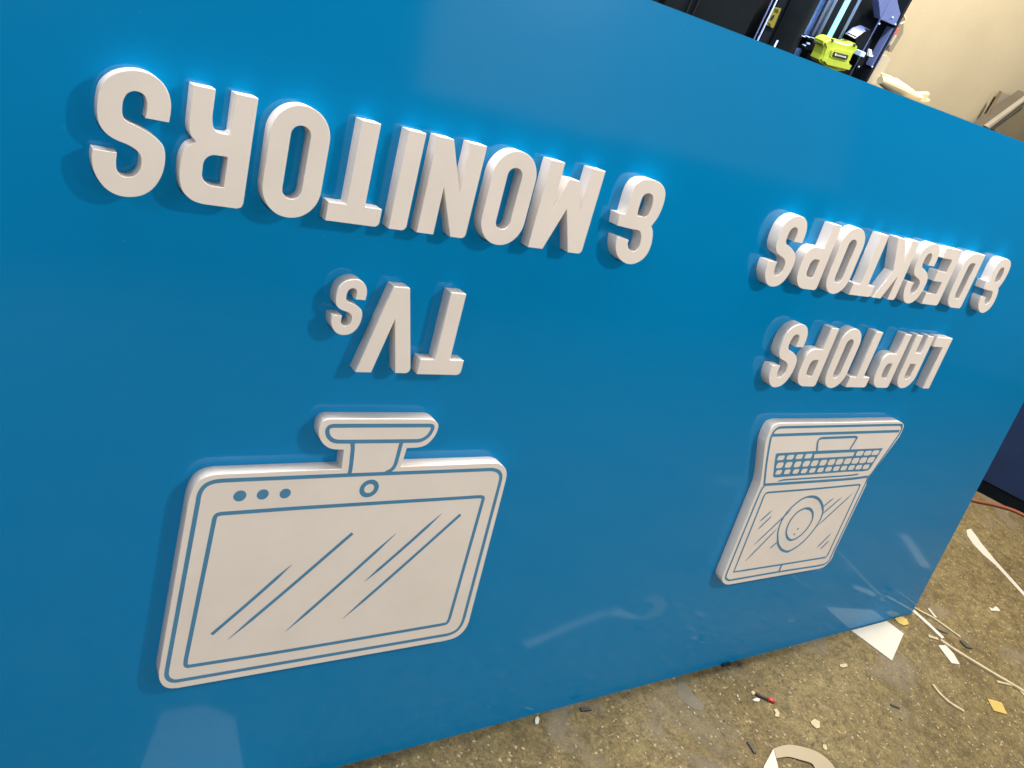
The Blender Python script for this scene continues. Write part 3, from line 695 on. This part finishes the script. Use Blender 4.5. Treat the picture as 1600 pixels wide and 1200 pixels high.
# navy cabinet standing on the floor beyond the sign's right end
A0 = Vector((3.8463, .6041, 0)); B0 = Vector((3.9986, .3878, 0)); dv = (B0 - A0).normalized(); nv = Vector((-dv.y, dv.x, 0))
if nv.dot(CAM - A0) > 0: nv = -nv
cabm = Matrix((dv, nv, Vector((0, 0, 1)))).transposed().to_4x4(); cabm.translation = A0
cab_ = tag(empty("cabinet", mat=cabm), "navy blue cabinet with a black plinth just past the sign's right edge", "cabinet")
r_ = ray(1538, 750); n3 = Vector((nv.x, nv.y, 0)); hp = CAM + r_ * (n3.dot(A0 - CAM) / n3.dot(r_))
M_NAVY = vary(new_mat("navy_panel", (0.003, 0.018, 0.075), 0.35, 0.5), (0.003, 0.018, 0.075), 0.25, 7, 6, .1, 40, .002)
bm = bmesh.new(); box(bm, -.45, 1.0, -.012, .5, hp.z, .62, .004); bm_obj("body", bm, M_NAVY, cab_)
bm = bmesh.new(); box(bm, -.45, 1.0, .0, .5, 0, hp.z - .001); bm_obj("plinth", bm, M_DARK, cab_)

# ------------------------------------------------------------------ on the floor
M_SCRAPW = vary(new_mat("white_vinyl", (0.44, 0.43, 0.39), 0.5), (0.44, 0.43, 0.39), 0.04, 14)
M_SCRAPC = vary(new_mat("cream_offcut", (0.36, 0.315, 0.20), 0.6), (0.36, 0.315, 0.20), 0.10, 40)
M_WOODY = vary(new_mat("yellow_card", (0.38, 0.28, 0.075), 0.6), (0.38, 0.28, 0.075), 0.05, 20)
M_DIRT = vary(new_mat("dark_scrap", (0.05, 0.045, 0.035), 0.7), (0.05, 0.045, 0.035), 0.2, 30)
def flat_thing(name, pts, th, mat, label, cat, group=None, lift=0.0005, world=False, curl=0.0):
    P = pts if world else [fl(*p, lift + th) for p in pts]
    cx = sum(p[0] for p in P) / len(P); cy = sum(p[1] for p in P) / len(P)
    bm = bmesh.new(); prism(bm, [(p[0] - cx, p[1] - cy) for p in P], lift, lift + th)
    if curl:
        rr = max(math.hypot(v.co.x, v.co.y) for v in bm.verts)
        for v in bm.verts: v.co.z += curl * (math.hypot(v.co.x, v.co.y) / rr) ** 2
    return tag(bm_obj(name, bm, mat, None, (cx, cy, 0)), label, cat, group)
def stick(name, pts, w_px_m, h, mat, label, cat, group=None, world=False, lift=0.001):
    P = pts if world else [fl(*p, lift + h) for p in pts]
    P = [Vector(p) for p in smooth([tuple(p) for p in P], 5, False)]
    c = sum(P, Vector((0, 0))) / len(P)
    bm = bmesh.new(); prev = None; n = len(P)
    for i, p in enumerate(P):
        d = (P[min(i + 1, n - 1)] - P[max(i - 1, 0)]).normalized(); q = Vector((-d.y, d.x)) * (w_px_m / 2)
        wob = 1 + .12 * math.sin(i * 1.7)
        q *= wob
        a, b = p + q - c, p - q - c
        cur = [bm.verts.new((a.x, a.y, lift)), bm.verts.new((b.x, b.y, lift)), bm.verts.new((b.x, b.y, lift + h)), bm.verts.new((a.x, a.y, lift + h))]
        if prev:
            for k in range(4): bm.faces.new((prev[k], prev[(k + 1) % 4], cur[(k + 1) % 4], cur[k]))
        else: bm.faces.new(cur[::-1])
        prev = cur
    bm.faces.new(prev)
    bmesh.ops.recalc_face_normals(bm, faces=bm.faces[:])
    return tag(bm_obj(name, bm, mat, None, (c.x, c.y, 0)), label, cat, group)
# white sheet offcut running under the sign's foot
e0 = fl(1327.5, 983.8); e1 = fl(1383.8, 970)
flat_thing("board_offcut", [(e0[0], -.004), (e1[0], -.004), fl(1412, 990, .004), fl(1393.8, 1032, .004)], .0035, M_SCRAPW,
           "white pointed sheet offcut on the floor, touching the foot of the sign", "offcut", world=True)
flat_thing("vinyl_strip", [(1510, 828), (1516.7, 826), (1524, 835), (1533, 848), (1556.7, 877), (1600, 925), (1650, 985), (1650, 992), (1600, 931), (1556.7, 884), (1536.7, 866.7), (1520, 849), (1511.7, 836.7)], .0015, M_SCRAPW,
           "long white strip widening to a rounded end, near the navy cabinet", "strip")
stick("plastic_strip", [(1424, 951), (1450, 974), (1474, 997)], .020, .004, M_SCRAPW, "flat white strip starting at the sign's bottom right corner", "strip")
stick("cream_strip", [(1470, 999), (1500, 1019), (1550, 1049.5), (1568, 1060), (1600, 1079), (1650, 1110)], .013, .008, M_SCRAPC, "long thin cream trim strip running off the right side of the floor", "strip")
stick("trim_offcut", [(1558, 1064.5), (1580, 1070), (1592, 1076), (1604, 1090)], .009, .004, M_SCRAPC, "short curled cream trim lying beside the long thin cream trim strip", "strip")
stick("wood_sliver", [(1426, 947), (1440, 955), (1462, 967), (1501, 995)], .009, .005, M_SCRAPC, "long pale sliver fanning out from the sign's bottom right corner", "sliver")
stick("wood_chip", [(1451, 950.5), (1462.5, 964.5)], .011, .004, M_SCRAPW, "short pale chip just above the long pale sliver", "chip")
stick("wood_chip", [(1451, 993.5), (1466, 998)], .012, .004, M_SCRAPC, "short cream chip at the joint of the flat white strip and long trim", "chip")
stick("dark_splinter", [(1463, 982), (1472, 986), (1481, 989)], .006, .003, M_DIRT, "thin dark splinter between the flat white strip and the pale sliver", "splinter")
flat_thing("paper_scrap", [(1466, 1008), (1478, 1008), (1490, 1021), (1500, 1038), (1487, 1036), (1474, 1019)], .0012, M_SCRAPW, "narrow bright white paper scrap on the floor below the long cream trim", "scrap", lift=.001)
flat_thing("card_scrap", [(1543, 1091), (1565, 1097.5), (1574, 1116), (1553, 1110)], .004, M_WOODY, "yellow diamond shaped card on the concrete floor", "card")
stick("curved_stick", [(1458, 1069), (1470, 1084), (1486, 1098), (1506.5, 1110.5)], .010, .006, M_SCRAPC, "cream curved stick lying left of the yellow card", "stick")
flat_thing("torn_scrap", [(1545, 948), (1551, 951), (1556, 947), (1560, 950), (1563, 955), (1556, 954), (1549, 954)], .004, M_SCRAPW, "small torn white scrap at the right, below the wide white strip", "scrap")
flat_thing("bark_piece", [(1500, 1000), (1505, 1000), (1512, 1006), (1520, 1013), (1511, 1011), (1505, 1006)], .006, M_DIRT, "small dark brown piece at the end of the long pale sliver", "scrap")
flat_thing("wood_flake", [(1398, 966), (1408, 963), (1417, 967), (1420, 975), (1413, 977), (1404, 973)], .006, M_WOODY, "tan wood flake tucked at the sign's bottom right corner by the white offcut", "flake")
flat_thing("wood_flake", [(1312, 1038), (1323, 1036.5), (1324.5, 1041), (1317, 1043), (1312.5, 1041)], .004, M_SCRAPC, "oval beige flake on the floor left of the white offcut's tip", "flake")
flat_thing("wood_flake", [(1174, 1080), (1178, 1079), (1180.5, 1083), (1177.5, 1085.5), (1174.5, 1083)], .004, M_SCRAPC, "tiny round cream flake just above the red tipped tool", "flake")
flat_thing("pebble", [(1176, 1093), (1182, 1090), (1188, 1092), (1186, 1096), (1179, 1095)], .006, M_SCRAPW, "small pale pebble just below the red tipped tool", "pebble")
flat_thing("wood_flake", [(1209, 1108), (1214, 1107.5), (1218, 1113), (1217, 1120), (1211, 1119), (1212, 1113)], .004, M_SCRAPC, "crescent cream flake below the red tipped tool", "flake")
flat_thing("wood_flake", [(1267, 1127), (1273, 1123), (1281, 1127), (1281, 1137), (1276, 1138), (1268, 1131)], .004, M_SCRAPC, "six sided cream flake between the two longer strips near the frame's bottom", "flake")
flat_thing("wood_flake", [(1286, 1163), (1291, 1163.5), (1293, 1170), (1290, 1172), (1286, 1168)], .003, M_SCRAPC, "small pale flake right of the curled backing strip", "flake")
flat_thing("dark_patch", [(1059, 1057), (1066, 1058), (1075, 1073), (1086, 1088), (1100, 1100), (1099, 1111), (1086, 1109), (1070, 1098), (1058, 1088)], .0006, vary(new_mat("dark_wedge", (.10, .088, .06), .6), (.10, .088, .06), .15, 30),  # thin flat wedge, darker than the concrete around it
           "dark wedge shaped flat patch on the floor in front of the sign", "scrap", lift=.0004)
flat_thing("black_clip", [(1128, 1036), (1141, 1034), (1142.5, 1037.5), (1130, 1041)], .006, M_INK, "small black block against the sign's foot, nearer the white offcut", "block")
flat_thing("black_clip", [(906, 1105), (921, 1105.5), (925, 1109), (909, 1110.5)], .005, M_INK, "small black block lying in front of the sign's foot, farther left", "block")
flat_thing("foam_bit", [(837, 1121), (841, 1119), (843, 1124), (841, 1131), (837, 1131), (836, 1126)], .006, M_SCRAPW, "tiny white oval bit by the sign's foot, leftmost on the floor", "bit")
stick("dark_stick", [(1392, 1100), (1399, 1103), (1406, 1105.5)], .006, .004, M_DIRT, "short black stick lying left of the cream curved stick", "stick")
stick("dark_stick", [(1169, 1157.5), (1175, 1167), (1180.6, 1176)], .010, .004, M_DIRT, "brown black stick left of the curled backing strip", "stick")
# little tool with a red end
tl = tag(empty("tool_bit", (*fl(1195, 1092), 0)), "small dark stick like tool with a red end on the floor", "tool")
o0 = Vector((*fl(1195, 1092), 0))
bm = bmesh.new(); tube(bm, [Vector((*fl(1180, 1085.5), .005)) - o0, Vector((*fl(1198, 1094), .005)) - o0], .005, 8); bm_obj("shank", bm, M_DIRT, tl, smooth=True)
bm = bmesh.new(); tube(bm, [Vector((*fl(1198.2, 1094.1), .006)) - o0, Vector((*fl(1206, 1097), .006)) - o0, Vector((*fl(1210, 1099), .004)) - o0], [.0062, .006, .002], 8); bm_obj("red_end", bm, new_mat("red_paint", (.45, .04, .05), .4), tl, smooth=True)
# curled backing strip at the bottom edge of the frame
zf = lambda x, y: (1150 + x * .125, 1140 + y * .125)
def curl_strip():
    outer = [(470, 240), (620, 205), (800, 232), (1000, 300), (1150, 400), (1240, 500), (1290, 600)]
    inner = [(505, 360), (650, 345), (800, 385), (930, 425), (980, 480), (1020, 560), (1050, 640)]
    A = smooth([fl(*zf(*p), .002) for p in outer], 5, False); B = smooth([fl(*zf(*p), .002) for p in inner], 5, False)
    c = Vector((*A[0], 0)); n = len(A)
    root = tag(empty("backing_strip", c), "curled buff backing strip with a folded white end at the frame's bottom", "strip")
    bm = bmesh.new(); va = []; vb = []; wa = []; wb = []
    for i in range(n):
        t = i / (n - 1); h = .002 + .007 * math.sin(math.pi * min(1, t * 1.2)) 
        va.append(bm.verts.new(Vector((*A[i], .002 + h)) - c)); vb.append(bm.verts.new(Vector((*B[i], .002 + h * .4)) - c))
        wa.append(bm.verts.new(Vector((*A[i], .0008 + h)) - c)); wb.append(bm.verts.new(Vector((*B[i], .0008 + h * .4)) - c))
    for i in range(n - 1):
        bm.faces.new((va[i], vb[i], vb[i + 1], va[i + 1])); bm.faces.new((wa[i + 1], wb[i + 1], wb[i], wa[i]))
        bm.faces.new((va[i + 1], wa[i + 1], wa[i], va[i])); bm.faces.new((vb[i], wb[i], wb[i + 1], vb[i + 1]))
    bmesh.ops.recalc_face_normals(bm, faces=bm.faces[:])
    bm_obj("curl", bm, vary(new_mat("buff_backing", (.27, .225, .15), .6), (.27, .225, .15), .05, 8), root)
    P = [Vector((*fl(*zf(*p), .004), .004)) - c for p in ((470, 235), (350, 460), (300, 700), (620, 700), (530, 480))]
    bm = bmesh.new(); f = bm.faces.new([bm.verts.new(p) for p in P])
    ex = bmesh.ops.extrude_face_region(bm, geom=[f])
    for v in ex['geom']:
        if isinstance(v, bmesh.types.BMVert): v.co.z -= .001
    bmesh.ops.recalc_face_normals(bm, faces=bm.faces[:])
    bm_obj("folded_end", bm, M_SCRAPW, root)
curl_strip()
# scraps lying out of frame, seen only as reflections in the gloss
stick("mirrored_strip", [(.565, -.305), (.80, -.36), (.98, -.395)], .030, .002, M_SCRAPW, "white strip on the floor mirrored in the gloss between the two icons", "strip", world=True)
flat_thing("mirrored_sheet", [(-.62, -.10), (-.52, -.335), (-.42, -.335), (-.36, -.26), (-.40, -.02), (-.60, -.02)], .002, M_SCRAPW, "white paper on the floor mirrored in the gloss at the bottom left", "paper", world=True)
stick("mirrored_strip", [(3.20, -.576), (3.04, -.42), (2.88, -.27)], .05, .002, M_SCRAPW, "pale strip on the floor mirrored in the gloss right of the laptop icon", "strip", world=True)
stick("mirrored_strip", [(2.68, -1.44), (2.76, -1.41), (2.85, -1.36)], .06, .002, M_SCRAPW, "pale strip on the floor mirrored in the gloss left of the laptop icon", "strip", world=True)
# hose along the cabinet's foot
hp_ = [fl(1490, 770), fl(1517, 783), fl(1545, 789), fl(1575, 797), fl(1600, 808), fl(1640, 830)]
bm = bmesh.new(); hs = smooth(hp_, 5, False); c = Vector((*hs[0], 0)); tube(bm, [Vector((*p, .010)) - c for p in hs], .009, 10)
tag(bm_obj("hose", bm, vary(new_mat("red_brown_hose", (.22, .07, .04), .5), (.22, .07, .04), .1, 10), None, c, smooth=True), "thin red brown hose on the floor along the navy cabinet", "hose")

# loose dust, chips and splinters nobody could count
def debris():
    mats = [M_SCRAPC, M_DIRT, vary(new_mat("brown_chip", (.26, .20, .12), .8), (.26, .20, .12), .2, 60), vary(new_mat("grey_grit", (.36, .33, .26), .8), (.36, .33, .26), .2, 60)]
    bm = bmesh.new()
    rng = random.Random(3)
    def chip(x, y, L, Wd, H, mi):
        a = rng.uniform(0, math.pi); ca, sa = math.cos(a), math.sin(a); n = rng.choice((4, 5, 6))
        pts = []
        for k in range(n):
            t = 2 * math.pi * (k + rng.uniform(-.25, .25)) / n; px = L / 2 * math.cos(t); py = Wd / 2 * math.sin(t)
            pts.append((x + px * ca - py * sa, y + px * sa + py * ca))
        f0 = len(bm.faces); prism(bm, pts, .0003, H)
        bm.faces.ensure_lookup_table()
        for f in bm.faces[f0:]: f.material_index = mi
        bm.faces.ensure_lookup_table()
    for i in range(2600):
        x = rng.uniform(-.2, 4.6); y = rng.uniform(-1.3, .9)
        if -PT * 5 < y < .06 and x < XR: continue
        near = 1.0 if x > .9 else .45
        if rng.random() > near: continue
        s = rng.random() ** 3
        mi = rng.choices((0, 1, 2, 3), (3, 1.6, 3, 3))[0]
        if rng.random() < .12: chip(x, y, .012 + .03 * s, .0014, .0014, mi)
        else: chip(x, y, .0025 + .011 * s, .002 + .005 * s, .001 + .002 * s, mi)
    o = bm_obj("floor_debris", bm, mats[0])
    for mm in mats[1:]: o.data.materials.append(mm)
    tag(o, "loose chips, grit and splinters scattered over the concrete floor", "debris", kind="stuff")
debris()
